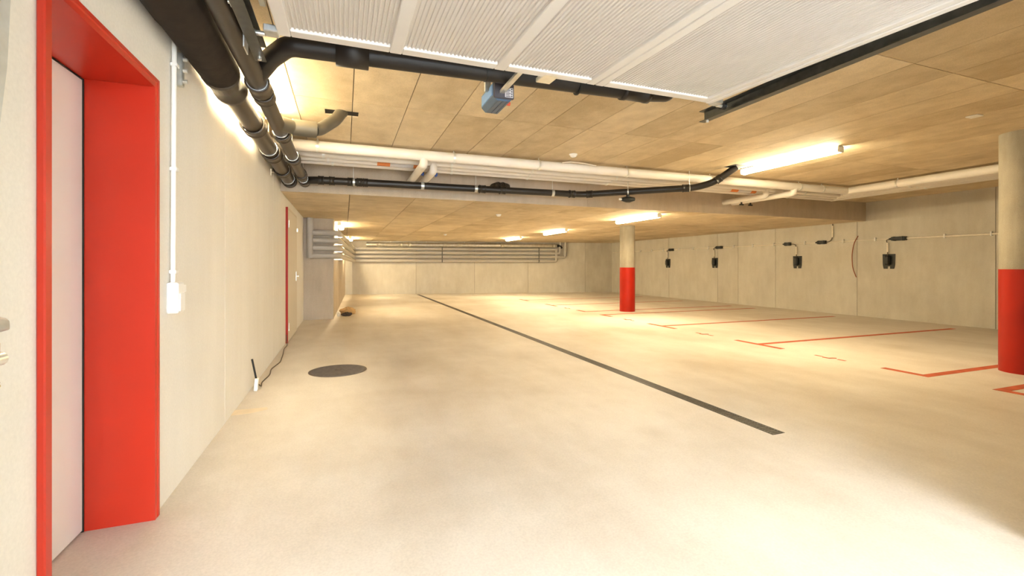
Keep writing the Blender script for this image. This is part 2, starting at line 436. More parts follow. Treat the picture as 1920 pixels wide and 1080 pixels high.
A = thing('drain_pipe', (-.73, 3, 2.3), 'thick dark brown drain pipe hugging the left wall, wrapped near the entrance', 'pipe')
AX, AZ = -.728, 2.405
MB().tube([(AX, 3.2, AZ), (AX, YB + .01, AZ)], .078, 28).build('pipe_run', M['brown_pipe'], A)
MB().tube([(AX - .002, .9, AZ + .015), (AX - .002, 2.55, AZ + .015), (AX - .002, 2.60, AZ + .015), (AX, 3.27, AZ + .01)], .12, 28, True, 0, [.124, .124, .118, .112]).build('insulation', M['wool'], A)
coupling(A, (AX, 3.42, AZ), Y_, .102, .32, M['brown_pipe'])
for y, L in ((4.40, .16), (5.42, .22), (6.30, .14), (7.08, .10)): coupling(A, (AX, y, AZ), Y_, .092, L, M['brown_pipe'])
for y in (5.2, 6.9): clamp(A, (AX, y, AZ), Y_, .079 if y > 3.2 else .118, ZC)
B = thing('drain_pipe', (-.535, 3, 2.3), 'thinner brown drain pipe beside the thick one, branching up into the ceiling', 'pipe')
BX, BZ = -.535, 2.405
MB().tube([(BX, 1.03, BZ), (BX, YB + .01, BZ)], .058, 28).build('pipe_run', M['brown_pipe'], B)
for y, L in ((3.42, .16), (3.60, .12), (4.62, .14), (5.60, .12), (6.55, .14), (7.05, .2)): coupling(B, (BX, y, BZ), Y_, .069, L, M['brown_pipe'])
for y in (3.35, 4.5, 5.45, 6.85): clamp(B, (BX, y, BZ), Y_, .060, ZC)
# grey branch that rises into the ceiling opening
br = [(BX + .01, 4.30, 2.415), (-.42, 4.42, 2.425), (-.24, 4.46, 2.43), (-.02, 4.76, ZC + .004)]
MB().tube(br[:3], .062, 22, True, .06).build('branch_elbow', M['grey_pipe'], B)
MB().tube([(-.43, 4.415, 2.424), (-.24, 4.455, 2.430)], .071, 22).build('branch_sleeve', M['grey_pipe'], B)
MB().tube([(-.25, 4.452, 2.43), (-.21, 4.48, 2.445), (-.08, 4.66, 2.60), (-.03, 4.73, ZC - .01), (-.02, 4.75, ZC + .003)], .056, 22, True, .05).build('branch_riser', M['grey_pipe'], B)

# transverse black pipe just behind the raised garage door
N = thing('cross_drain_pipe', (1, 2.93, 2.45), 'black drain pipe crossing just behind the raised garage door', 'pipe')
NZ = 2.505
MB().tube([(BX, 3.30, BZ + .01), (-.43, 3.13, NZ - .03), (-.31, 2.95, NZ - .012), (2.20, 2.95, NZ + .035), (2.42, 2.95, NZ + .06), (2.46, 2.95, ZC)], .058, 24, True, .05).build('pipe_run', M['black_pipe'], N)
coupling(N, (.045, 2.95, NZ - .004), X_, .082, .19, M['black_pipe'], False)
coupling(N, (2.10, 2.95, NZ + .034), X_, .066, .24, M['black_pipe'])
for x in (.9, 1.6): clamp(N, (x, 2.95, NZ + .012), X_, .059, ZC, .006, M['black'])

# black pipe along the beam
Cp = thing('beam_drain_pipe', (2, 6.8, 2.4), 'black drain pipe in front of the beam, rising into the ceiling on its right', 'pipe')
path = [(BX, 6.98, 2.405), (-.35, 6.90, 2.405), (3.72, 6.70, 2.395), (5.20, 5.72, 2.44), (5.38, 5.52, 2.50), (5.60, 5.29, ZC + .003)]
MB().tube(path, .052, 22, True, .12).build('pipe_run', M['black_pipe'], Cp)
def along(p, q, u): return tuple(Vector(p).lerp(Vector(q), u))
def coup_on(p, q, u, r, L): coupling(Cp, along(p, q, u), Vector(q) - Vector(p), r, L, M['black_pipe'])
for u in (.01, .045, .105, .135, .155): coup_on(path[1], path[2], u, .060, .07)
for u in (.58, .66, .955): coup_on(path[1], path[2], u, .060, .10)
for u in (.07, .92): coup_on(path[2], path[3], u, .060, .10)
coup_on(path[4], path[5], .2, .060, .08)
for p, q, u in ((1, 2, .115), (1, 2, .355), (1, 2, .555), (1, 2, .87), (2, 3, .42), (2, 3, .95)):
    pp = along(path[p], path[q], u); clamp(Cp, pp, Vector(path[q]) - Vector(path[p]), .053, ZC)
q0 = Vector(along(path[1], path[2], .62))
MB().tube([q0, q0 + Vector((.10, .16, .10)), q0 + Vector((.32, .32, .13)), q0 + Vector((.40, YB - q0.y + .01, .14))], .052, 20, True, .08).build('branch_pipe', M['black_pipe'], Cp)
for k, off in enumerate(((.06, .10, .06), (.16, .21, .11), (.27, .29, .125))):
    ring_dir = (Vector((.3, .3, .12))).normalized(); coupling(Cp, q0 + Vector(off), ring_dir, .059, .05, M['black_pipe'], False, 'rib')
t = thing('pipe_trap', (4.35, 6.3, 2.25), 'small black valve fitting hanging under the bent black pipe', 'valve')
pc = Vector(along(path[2], path[3], .42))
MB().tube([pc + Vector((0, 0, -.05)), pc + Vector((0, 0, -.11))], .030, 14).build('stem', M['black'], t)
MB().tube([pc + Vector((-.11, .02, -.125)), pc + Vector((-.03, .01, -.125)), pc + Vector((.03, 0, -.125)), pc + Vector((.12, 0, -.115))], .045, 14, True, 0, [.028, .05, .05, .03]).build('body', M['black'], t)
MB().tube([pc + Vector((-.15, .02, -.125)), pc + Vector((-.11, .02, -.125))], .016, 10).build('screw_cap', M['white_plastic'], t)

# ------------------------------------------------------------------ white insulated pipes below the upper ceiling
PZ = 2.615
specs = [(5.83, 8.90, .066, 'nearest and thickest white insulated pipe under the upper ceiling'),
         (6.20, 9.24, .047, 'second white insulated pipe under the upper ceiling, counted from the entrance'),
         (6.42, 9.46, .045, 'third white insulated pipe under the upper ceiling, counted from the entrance'),
         (6.63, 9.68, .045, 'white insulated pipe closest to the beam under the upper ceiling')]
drops = {0: (.95, 7.50), 1: (1.14, 7.27)}
for i, (py, px_, r, lab) in enumerate(specs):
    t = thing('insulated_pipe', (4, py, PZ), lab, 'pipe', 'white insulated heating pipes')
    MB().tube([(XL + .0, py, PZ), (px_ - .001, py, PZ)], r, 22).build('pipe_run', M['white_pipe'], t)
    MB().tube([(px_, py + r * .999, PZ), (px_, YF, PZ)], r, 22).build('pipe_return', M['white_pipe'], t)
    for x in (-.30, 1.34, 2.55, 4.0, 5.6, 7.62, 8.2):
        m = MB(); ring(m, (x + .05 * i, py, PZ), X_, r + .006, .03); m.build('pipe_clip', M['zinc'], t)
        MB().tube([(x + .05 * i, py, PZ + r), (x + .05 * i, py, ZC)], .006, 8).build('hanger_rod', M['zinc'], t)
    for y in (5.0, 3.6, 2.0):
        m = MB(); ring(m, (px_, y, PZ), Y_, r + .006, .03); m.build('pipe_clip', M['zinc'], t)
        MB().tube([(px_, y, PZ + r), (px_, y, ZC)], .006, 8).build('hanger_rod', M['zinc'], t)
    if i in drops:
        for j, x in enumerate(drops[i]):
            zz = 2.498
            MB().tube([(x, py - .0, PZ - .01), (x, py, zz), (x, YB + .01, zz)], .052, 20, True, .07).build('drop_pipe', M['white_pipe'], t)
            v = MB(); yv = 6.75
            if j == 0: yv = 6.45; v.tube([(x + .05, yv, zz), (x + .085, yv, zz)], .014, 8); v.bbox(x + .08, x + .10, yv - .05, yv + .05, zz - .02, zz + .025, .006)
            else: v.tube([(x, yv, zz - .05), (x, yv, zz - .09)], .016, 8); v.bbox(x - .05, x + .05, yv - .015, yv + .015, zz - .11, zz - .085, .006)
            tag(v.build('valve_lever', M['blue_valve'] if j == 0 else M['black'], t), 'blue valve lever' if j == 0 else 'black valve lever')
    if i == 2:
        for x in (.50, 6.72):
            s = MB(); ring(s, (x, py, PZ), X_, r + .003, .17); tag(s.build('flow_label', M['orange'], t), 'orange band of the pipe label')
            s = MB(); ring(s, (x + .24, py, PZ), X_, r + .003, .31); tag(s.build('flow_label', M['sticker'], t), 'white band of the pipe label')
            s = MB(); ring(s, (x + .46, py, PZ), X_, r + .003, .12); tag(s.build('flow_label', M['orange'], t), 'orange band of the pipe label')

# ------------------------------------------------------------------ grey pipes on the pier and along the far walls
zs = [1.945, 1.775, 1.605, 1.43]
names = ['topmost', 'second from the top', 'second from the bottom', 'lowest']
uw = Vector((.266, 9.55, 0)).normalized()          # direction of the inner side wall
bdir = Vector((1, -.198, 0)).normalized()
for i, z in enumerate(zs):
    t = thing('heating_pipe', (PX, PY, z), 'light grey insulated pipe wrapped around the concrete pier, %s of four' % names[i], 'pipe', 'grey pipes on the far walls')
    off = .085; r = .062
    y1 = PY - .085; 
    off = .12; far = Vector(bp(.40, -off)).to_3d(); far.z = z
    xe = (9.05, 9.15, 9.28, 8.98)[i]
    e = Vector(bp(xe, -off)).to_3d(); e.z = z
    xs_ = XL + .14 + .0 * i
    pts = [(PX + .14, y1, z), (PX + .14 + .0, PY + .05, z)]
    p_start = Vector((xs_ if i == 3 else xs_ + .06, y1, z))
    pts = [p_start, (PX + .105, y1, z), (far.x - .02, far.y - .0, z), tuple(e)]
    MB().tube(pts, r, 18, True, .16).build('pipe_run', M['grey_jacket'], t)
    if i == 3:
        MB().tube([(xs_, y1 - .002, z - .05), (xs_, y1 - .002, ZS)], r + .004, 18).build('riser', M['grey_jacket'], t)
    if i == 3: MB().tube([e - bdir * .05, e, e + Vector((.02, 0, .48))], r, 16, True, .07).build('end_riser', M['grey_jacket'], t)
    if i == 2: MB().tube([e - bdir * .2, e + bdir * .12, e + bdir * .14 + Vector((0, 0, ZS - z))], r, 16, True, .10).build('end_riser', M['grey_jacket'], t)
    if i == 1: MB().tube([e - bdir * .2, e + bdir * .0, e + bdir * .02 + Vector((0, 0, ZS - z))], r, 16, True, .10).build('end_riser', M['grey_jacket'], t)
    for y in (11.25,):
        m = MB(); m.bbox(PX + .01, PX + .19, y, y + .03, z - .085, z - .065, .003); m.build('bracket', M['zinc'], t)
    for x in (4.0, 8.2):
        c = Vector(bp(x, -off)).to_3d(); c.z = z
        m = MB(); ring(m, c, bdir, r + .008, .04); m.build('pipe_clip', M['dark_galv'], t)
t = thing('steel_duct', (4, 19, 2.08), 'round grey steel pipe with couplings just under the far ceiling', 'pipe')
d0 = Vector(bp(.9, -.13)).to_3d(); d0.z = 2.115; d1 = Vector(bp(9.0, -.13)).to_3d(); d1.z = 2.115
MB().tube([d0, d1], .095, 20).build('pipe_run', M['duct'], t)
for u in (.06, .17, .215, .40, .47, .70, .98): coupling(t, d0.lerp(d1, u), bdir, .105, .18, M['duct'])
for u in (.12, .3, .5, .75, .93):
    q = d0.lerp(d1, u); MB().tube([q + Vector((0, 0, .1)), (q.x, q.y, ZS)], .008, 8).build('hanger_rod', M['zinc'], t)
tag(MB().tube([d1 + bdir * .02, d1 + bdir * .16, d1 + bdir * .24 + Vector((0, 0, -.12))], .06, 14, True, .04).build('end_valve', M['black'], t), 'black fitting at the end of the pipe')

# ------------------------------------------------------------------ ceiling lamps
def lamp(x, y0, y1, top, label, rz=0.0):
    c = Vector((x, (y0 + y1) / 2, top)); L = y1 - y0
    t = thing('batten_lamp', c, label, 'lamp', 'long batten lamps on the ceilings')
    t.rotation_euler = (0, 0, rz)
    def loc(o): o.matrix_parent_inverse = Matrix.Identity(4); return o
    loc(MB().bbox(-.035, .035, -L / 2 + .03, L / 2 - .03, -.035, 0, .004).build('housing', M['white_plastic'], t))
    m = MB(); n = 8; prof = [(.062 * math.cos(math.pi * k / n), -.035 - .052 * math.sin(math.pi * k / n)) for k in range(n + 1)]
    vs = [(a, yy, b) for yy in (-L / 2 + .03, L / 2 - .03) for a, b in prof]
    fs = [(k, k + 1, n + 2 + k, n + 1 + k) for k in range(n)] + [(0, n, 2 * n + 1, n + 1), tuple(range(n + 1)), tuple(range(n + 1, 2 * n + 2))]
    m.add(vs, fs); loc(m.build('diffuser', M['tube'], t))
    for s in (-1, 1):
        loc(MB().bbox(-.055, .055, s * (L / 2 - .022) - .0075, s * (L / 2 - .022) + .0075, -.084, -.002, .006).build('end_cap', M['white_plastic'], t))
    return t
lamp(5.83, 3.88, 5.40, ZC, 'bright batten lamp on the upper ceiling in front of the beam')
lamp(6.0, 7.58, 9.12, ZS, 'bright batten lamp on the lower ceiling in front of the slim red column')
lamp(6.0, 11.70, 13.22, ZS, 'batten lamp on the lower ceiling, second row behind the beam')
lamp(6.0, 15.30, 16.82, ZS, 'batten lamp on the lower ceiling farthest from the entrance')
lamp(-.665, 3.45, 4.97, ZC, 'batten lamp hidden above the two drain pipes on the left')
lamp(-.10, 11.75, 13.25, ZS, 'batten lamp just behind the concrete pier by the grey pipes', -.0278)
lamp(.22, 17.5, 19.0, ZS, 'batten lamp deep in the left aisle near the end wall', -.0278)

# ------------------------------------------------------------------ columns
def column(x, y, top, label):
    t = thing('concrete_column', (x, y, 0), label, 'column')
    MB().tube([(x, y, 1.16), (x, y, top)], .196, 48).build('shaft', M['column'], t)
    tag(MB().tube([(x, y, 0), (x, y, 1.165)], .20, 48).build('painted_base', M['red_paint'], t), 'red painted lower half')
    return t
column(7.07, 10.27, ZS, 'round concrete column with red painted base in the middle of the garage')
column(7.20, 2.80, ZC, 'large round concrete column with red base at the right edge')

# ------------------------------------------------------------------ parking lines and bay marks on the floor
LX = 6.0; LW = .092
def mark(y, shape, label):
    m = MB(); z0, z1 = -.002, .0022
    m.box(LX, LX + 4.95, y - LW / 2, y + LW / 2, z0, z1)
    a = .42
    if shape == 'T': m.box(LX - LW, LX, y - a, y + a, z0, z1)
    elif shape == 'L+': m.box(LX - LW, LX, y - LW / 2, y + a, z0, z1)
    elif shape == 'L-': m.box(LX - LW, LX, y - a, y + LW / 2, z0, z1)
    return tag(m.build('parking_line', M['line']), label, 'floor marking', 'red parking bay lines')
mark(2.47, 'L-', 'red painted corner line on the near side of the right edge column')
mark(3.08, 'L+', 'red painted corner line passing behind the right edge column')
mark(5.22, 'T', 'red painted T line, nearest complete one between the bays')
mark(7.48, 'T', 'red painted T line, second complete one from the entrance')
mark(9.72, 'L-', 'red painted corner line in front of the middle column')
mark(10.55, 'L+', 'red painted corner line just behind the middle column')
mark(12.65, 'T', 'red painted T line, first one beyond the middle column')
mark(14.9, 'T', 'red painted T line, farthest one near the end wall')
def bay_mark(x, y, label):
    m = MB(); z0, z1 = -.002, .002
    m.box(x - .02, x + .02, y + .10, y + .20, z0, z1)
    m.tube([(x - .05, y + .06, 0), (x - .05, y - .02, 0), (x + .01, y - .03, 0), (x + .04, y - .06, 0)], .010, 6, True, .02)
    m.box(x - .02, x + .02, y - .20, y - .10, z0, z1)
    return tag(m.build('bay_number', M['line']), label, 'floor marking', 'small worn bay numbers')
for y, lab in ((4.12, 'small worn bay number painted in the nearest full bay'), (6.32, 'small worn bay number painted between the two complete T lines'),
               (8.60, 'small worn bay number painted in the bay before the middle column'), (11.55, 'small worn bay number painted in the bay behind the middle column')):
    bay_mark(5.95, y, lab)

# ------------------------------------------------------------------ drain channel and manhole
t = thing('drain_channel', (DX0, DY0, 0), 'long narrow drain channel with dark grating down the floor', 'drain')
b = MB(); b.box(DX0, DX1, DY0, DY1, -.10, -.085); b.box(DX0, DX0 + .008, DY0, DY1, -.085, 0.001); b.box(DX1 - .008, DX1, DY0, DY1, -.085, 0.001)
b.box(DX0, DX1, DY0, DY0 + .008, -.085, .001); b.box(DX0, DX1, DY1 - .008, DY1, -.085, .001)
b.build('channel', M['pit'], t)
g = MB(); y = DY0 + .012
while y < DY1 - .03:
    w = .014 if y < 9 else .10
    g.box(DX0 + .008, DX1 - .008, y, y + w, -.012, 0.0); y += w + .010
g.box(DX0 + .008, DX0 + .018, DY0, DY1, -.012, .0015); g.box(DX1 - .018, DX1 - .008, DY0, DY1, -.012, .0015)
tag(g.build('grating', M['grate'], t), None, None, None, 'stuff')
t = thing('manhole_cover', (-.07, 5.58, 0), 'round dark iron manhole cover with ribbed surface set in the floor', 'manhole')
MB().tube([(-.07, 5.58, -.02), (-.07, 5.58, .003)], .315, 56).build('rim', M['iron'], t)
m = MB(); Rm = .285
for k in range(-14, 15):
    yy = k * .02; hw = math.sqrt(max(0, Rm * Rm - yy * yy))
    if hw > .03: m.box(-.07 - hw, -.07 + hw, 5.58 + yy - .006, 5.58 + yy + .006, .003, .007)
tag(m.build('ribs', M['iron'], t), None, None, None, 'stuff')
MB().tube([(-.07, 5.58, .003), (-.07, 5.58, .009)], .04, 20).build('centre_boss', M['iron'], t)

# ------------------------------------------------------------------ charger mounts and cabling on the right wall
XW = XR
cz = 1.815
for i, (a, b, lab) in enumerate(((YF, 6.34, 'pale conduit on the right wall running towards the entrance'),
                                 (6.62, 8.10, 'pale conduit on the right wall between the first two black connectors'),
                                 (8.34, 9.09, 'short pale conduit on the right wall below the beam end'),
                                 (9.28, 11.5, 'pale conduit on the right wall left of the connectors'),
                                 (11.78, 13.85, 'dim pale conduit on the right wall behind the middle column'),
                                 (14.1, 18.0, 'dim pale conduit on the right wall in the far corner'))):
    t = thing('surface_conduit', (XW, a, cz), lab, 'conduit', 'conduits along the right wall')
    thin = i == 1
    MB().tube([(XW - .02, a, cz), (XW - .02, b, cz)], .008 if thin else .020 if i == 0 else .014, 10).build('pipe', M['cable_white'], t)
    y = a + .35
    while y < b:
        MB().bbox(XW - .05, XW, y - .012, y + .012, cz - .035, cz + .05, .004).build('clip', M['white_plastic'], t); y += .72
for y, L, lab in ((6.48, .28, 'black cable connector on the conduit nearest the entrance'), (8.22, .22, 'black cable connector below the end of the beam'),
                  (9.185, .18, 'black cable connector beside the second charger plate'), (11.64, .26, 'black cable connector above the third charger plate'),
                  (13.98, .24, 'black cable connector farthest along the right wall')):
    t = thing('cable_connector', (XW, y, cz), lab, 'connector', 'black cable connectors on the right wall')
    MB().bbox(XW - .085, XW, y - L / 2, y + L / 2, cz - .042, cz + .042, .01).build('body', M['black'], t)
    MB().tube([(XW - .04, y + L / 2 - .01, cz), (XW - .04, y + L / 2 + .06, cz)], .034, 12, True, 0, [.034, .014]).build('gland', M['black'], t)
    for k in (-1, 1): MB().bbox(XW - .092, XW - .002, y + k * L * .3 - .012, y + k * L * .3 + .012, cz - .047, cz + .047, .006).build('collar', M['black'], t)
def charger(y, yc, label):
    t = thing('charger_mount', (XW, y, 1.32), label, 'charger', 'black charger plates on the right wall')
    zt, zb = 1.475, 1.14; w = .125
    out = [(w, zt), (-w, zt), (-w * .96, zb + .09), (-w * .82, zb), (-.028, zb), (-.028, zb + .055), (.028, zb + .055), (.028, zb), (w * .82, zb), (w * .96, zb + .09)]
    m = MB(); n = len(out)
    vs = [(XW - .018, y + a, z) for a, z in out] + [(XW, y + a, z) for a, z in out]
    m.add(vs, [tuple(range(n)), tuple(range(n, 2 * n))[::-1]] + [(i, (i + 1) % n, n + (i + 1) % n, n + i) for i in range(n)])
    m.build('back_plate', M['black_plate'], t)
    MB().bbox(XW - .105, XW - .018, y - .055, y + .060, 1.225, 1.445, .025).build('socket_cover', M['black'], t)
    MB().bbox(XW - .112, XW - .105, y - .035, y + .040, 1.27, 1.40, .003).build('socket_face', M['black_plate'], t)
    MB().tube([(XW - .04, yc, cz), (XW - .04, y + .04, cz - .02), (XW - .04, y + .01, cz - .10)], .010, 10, True, .06).build('cable', M['cable'], t)
    MB().tube([(XW - .035, y + .01, cz - .08), (XW - .035, y + .01, 1.52)], .018, 10).build('cable_sleeve', M['cable_white'], t)
    MB().tube([(XW - .035, y + .01, 1.53), (XW - .035, y + .01, 1.44)], .010, 10).build('cable_end', M['cable'], t)
charger(6.70, 6.64, 'black charger plate on the right wall nearest the entrance')
charger(8.92, 9.08, 'black charger plate on the right wall, second from the entrance')
charger(11.86, 11.78, 'black charger plate on the right wall, third from the entrance')
charger(14.2, 14.1, 'black charger plate on the right wall farthest from the entrance')
t = thing('supply_conduit', (XW, 7.95, 2.0), 'short cream conduit dropping from the ceiling to a black connector', 'conduit')
MB().tube([(XW - .03, 7.95, ZS), (XW - .03, 7.95, 1.95), (XW - .04, 7.99, cz + .02), (XW - .04, 8.12, cz)], .011, 10, True, .08).build('cable', M['cable'], t)
MB().tube([(XW - .03, 7.955, 2.22), (XW - .03, 7.955, 1.93)], .017, 10).build('sleeve', M['cable_white'], t)
tag(MB().tube([(XW - .005, 7.36, 1.93), (XW - .05, 7.42, 1.78), (XW - .06, 7.47, 1.5), (XW - .05, 7.46, 1.15), (XW - .01, 7.40, .93)], .009, 8, True, .2).build('loose_cable', M['copper']),
    'loose red brown cable hanging from the right wall joint', 'cable')

# ------------------------------------------------------------------ detectors and plates on the ceilings
def detector(x, y, top, label):
    t = thing('smoke_detector', (x, y, top), label, 'detector', 'white ceiling detectors')
    MB().tube([(x, y, top), (x, y, top - .015)], .055, 20).build('base', M['white_plastic'], t)
    MB().tube([(x, y, top - .015), (x, y, top - .035), (x, y, top - .045)], .045, 20, True, 0, [.046, .040, .02]).build('head', M['white_plastic'], t)
detector(2.89, 5.44, ZC, 'small white detector on the upper ceiling in front of the pipes')
detector(3.16, 15.0, ZS, 'small white detector deep on the lower ceiling')
detector(2.99, 8.89, ZS, 'small white detector on the lower ceiling just behind the beam')
t = thing('ceiling_plate', (5.93, 2.66, ZC), 'flat white cover plate on the upper ceiling by the right column', 'plate')
MB().bbox(5.88, 5.98, 2.61, 2.71, ZC - .012, ZC, .004).build('cover', M['white_plastic'], t)
t = thing('cable_loop', (3.0, 5.9, 2.66), 'thin white cable lying on top of the white pipes', 'cable')
MB().tube([(2.85, 5.70, 2.645), (3.0, 5.72, 2.672), (3.2, 5.72, 2.668), (3.4, 5.70, 2.645)], .008, 8).build('cable', M['cable_white'], t)

# ------------------------------------------------------------------ raised garage door
gd = thing('garage_door', (1.08, 1.5, 2.3), 'raised tilting garage door of ribbed pale metal sheets overhead', 'garage door')
tilt = math.radians(2.5); GY, GZ = 2.60, 2.385; GL = 2.15
Rm_ = Matrix.Translation((0, GY, GZ)) @ Matrix.Rotation(tilt, 4, 'X')
# local: x across, y from the far edge (0) back to the near edge (-GL), z up; the underside is z = 0
def gbox(x0, x1, y0, y1, z0, z1):
    m = MB(); m.bbox(x0, x1, y0, y1, z0, z1, .004); m.v = [tuple(Rm_ @ Vector(p)) for p in m.v]; return m
GX0, GX1 = -.32, 2.50
secs = [(-.26, .235), (.30, .845), (.91, 1.475), (1.60, 2.41)]
for a, b in secs:
    n = max(4, int((b - a) / .021)); pitch = (b - a) / n
    prof = []
    for k in range(n):
        x = a + k * pitch
        prof += [(x, .012), (x + pitch * .30, .012), (x + pitch * .42, .0195), (x + pitch * .88, .0195)]
    prof.append((b, .012)); m = MB(); q = len(prof)
    vs = [tuple(Rm_ @ Vector((x, y, z))) for y in (-.03, -GL + .03) for x, z in prof]
    m.add(vs, [(k, k + 1, q + k + 1, q + k) for k in range(q - 1)])
    vs2 = [tuple(Rm_ @ Vector((x, y, .026))) for y in (-.03, -GL + .03) for x in (a, b)]
    m.add(vs2, [(0, 1, 3, 2)])
    m.build('ribbed_sheet', M['sheet'], gd)
for a, b, z0 in ((GX0, -.26, 0), (.235, .30, 0), (.845, .91, 0), (1.475, 1.535, 0), (1.54, 1.60, 0), (2.41, 2.455, 0), (2.458, GX1, -.004)):
    gbox(a, b, -GL, -.0, z0, .036).build('stile', M['sheet_frame'], gd)
for a, b in secs:
    gbox(a + .001, b - .001, -.075, 0, .001, .036).build('edge_rail', M['sheet_frame'], gd)
    gbox(a + .001, b - .001, -GL, -GL + .07, .001, .036).build('edge_rail', M['sheet_frame'], gd)
for x in (GX0 - .03, GX1 + .03):
    s = -1 if x < 0 else 1
    gbox(x - .03, x + .035, -.06, .02, -.008, .026).build('corner_bracket', M['galv'], gd)
    m = MB(); m.tube([(x + s * .03, 0, -.004), (x + s * .12, 0, -.004)], .013, 10); m.v = [tuple(Rm_ @ Vector(p)) for p in m.v]; m.build('axle', M['zinc'], gd)
    m = MB(); m.tube([(x + s * .075, 0, -.004), (x + s * .105, 0, -.004)], .027, 16); m.v = [tuple(Rm_ @ Vector(p)) for p in m.v]; m.build('roller', M['black'], gd)
gbox(1.16, 1.26, -.05, .10, .0, .03).build('drive_bracket', M['zinc'], gd)

def track(x, s, label):
    """horizontal C-shaped running track; s = side the web is on"""
    t = thing('door_track', (x, 2, 2.35), label, 'track', 'garage door running tracks')
    z = GZ - .005; y0, y1 = YF, 2.86
    m = MB(); m.box(x + s * .030 - .003, x + s * .030 + .003, y0, y1, z - .035, z + .045)
    m.box(min(x - s * .025, x + s * .03), max(x - s * .025, x + s * .03), y0, y1, z - .038, z - .033)
    m.box(min(x - s * .025, x + s * .03), max(x - s * .025, x + s * .03), y0, y1, z + .042, z + .047)
    m.build('channel', M['dark_galv'], t)
    for y in (1.5, 2.3):
        MB().box(x + s * .034, x + s * .038, y - .02, y + .02, z - .03, ZC).build('hanger_strap', M['galv'], t)
        for dz in (-.018, .02): MB().tube([(x + s * .036, y, z + dz), (x + s * .046, y, z + dz)], .008, 8).build('bolt', M['zinc'], t)
    MB().tube([(x, 2.80, z - .036), (x, 2.80, z - .055)], .010, 8).build('end_stop_bolt', M['zinc'], t)
    return t
track(GX1 + .165, 1, 'dark steel running track along the right side of the garage door')
tl = track(GX0 - .115, -1, 'dark steel running track along the left side of the garage door')
t = thing('track_bracket', (-.50, 2.55, 2.4), 'galvanised angle plate holding the left door track to the ceiling', 'bracket')
m = MB(); m.obox(Matrix.Translation((-.4695, 2.62, 2.50)), .006, .10, .418); m.build('upright', M['galv'], t)
m = MB(); m.obox(Matrix.Translation((-.4695, 2.30, 2.53)) @ Matrix.Rotation(.45, 4, 'X'), .005, .75, .09); m.build('brace', M['galv'], t)
t = thing('cover_strip', (-.40, 2, 2.5), 'pale steel profile above the left door track', 'profile')
MB().box(-.402, -.376, YF, 2.60, 2.52, 2.56).build('profile', M['galv'], t)
for y in (1.4, 2.4): MB().tube([(-.389, y, 2.56), (-.389, y, ZC)], .007, 8).build('hanger_rod', M['zinc'], t)

# drive rail and motor
t = thing('door_motor', (1.08, 3.2, 2.35), 'blue and dark grey garage door motor hanging from the ceiling', 'motor')
MY0, MY1, MX0, MX1, MZ0, MZ1 = 3.04, 3.34, .985, 1.142, 2.380, 2.500
c = .030
sec = [(MX0, MZ1), (MX0, MZ0 + c), (MX0 + c, MZ0), (MX1 - c, MZ0), (MX1, MZ0 + c), (MX1, MZ1)]
m = MB(); n = len(sec); vs = [(a, y, z) for y in (MY0 + .02, MY1) for a, z in sec]
m.add(vs, [tuple(range(n)), tuple(range(n, 2 * n))[::-1]] + [(i, (i + 1) % n, n + (i + 1) % n, n + i) for i in range(n)])
m.build('shell', M['motor_teal'], t)
tag(MB().bbox(MX0 - .004, MX0 + .003, MY0 + .03, MY1 - .01, MZ0 + .035, MZ1 - .01, .003).build('side_panel', M['motor_blue'], t), 'light blue side panel')
tag(MB().bbox(MX0 + .004, MX1 - .002, MY0, MY0 + .021, MZ0 + .012, MZ1, .006).build('end_plate', M['motor_grey'], t), 'dark grey end plate')
for k in (-1, 0, 1): MB().box((MX0 + MX1) / 2 + k * .035 - .004, (MX0 + MX1) / 2 + k * .035 + .004, MY0 + .03, MY1 - .01, MZ0 - .004, MZ0).build('cooling_rib', M['motor_teal'], t)
st = MB().box(MX0 + .085, MX0 + .145, MY0 - .003, MY0, MZ0 + .022, MZ1 - .030).build('sticker', M['sticker'], t)
for k in range(6): MB().box(MX0 + .090, MX0 + (.118 if k % 2 else .126), MY0 - .0042, MY0 - .003, MZ0 + .026 + k * .0108, MZ0 + .031 + k * .0108).build('print_line', M['sticker_ink'], st)
for k in range(4): MB().box(MX0 + .130, MX0 + .140, MY0 - .0042, MY0 - .003, MZ0 + .026 + k * .0165, MZ0 + .036 + k * .0165).build('print_block', M['sticker_ink'], st)
MB().box(MX0 - .03, MX0 + .01, MY0 + .10, MY0 + .13, MZ1 - .03, ZC).build('hanger_plate', M['galv'], t)
MB().box(MX1 - .03, MX1 - .0, MY0 + .16, MY0 + .19, MZ1 - .01, ZC).build('hanger_plate', M['galv'], t)
MB().tube([(MX1 + .0, MY1 - .12, MZ0 + .045), (MX1 + .03, MY1 - .12, MZ0 + .045)], .014, 12).build('signal_lamp', M['red_light'], t)
t = thing('drive_rail', (1.08, 2, 2.55), 'zinc drive rail leading from the motor to the garage door', 'rail')
MB().box(1.030, 1.062, YF, MY0 + .02, 2.424, 2.444).build('rail', M['zinc'], t)
for y in (1.4, 2.3): MB().tube([(1.046, y, 2.444), (1.046, y, ZC)], .008, 8).build('hanger_rod', M['zinc'], t)

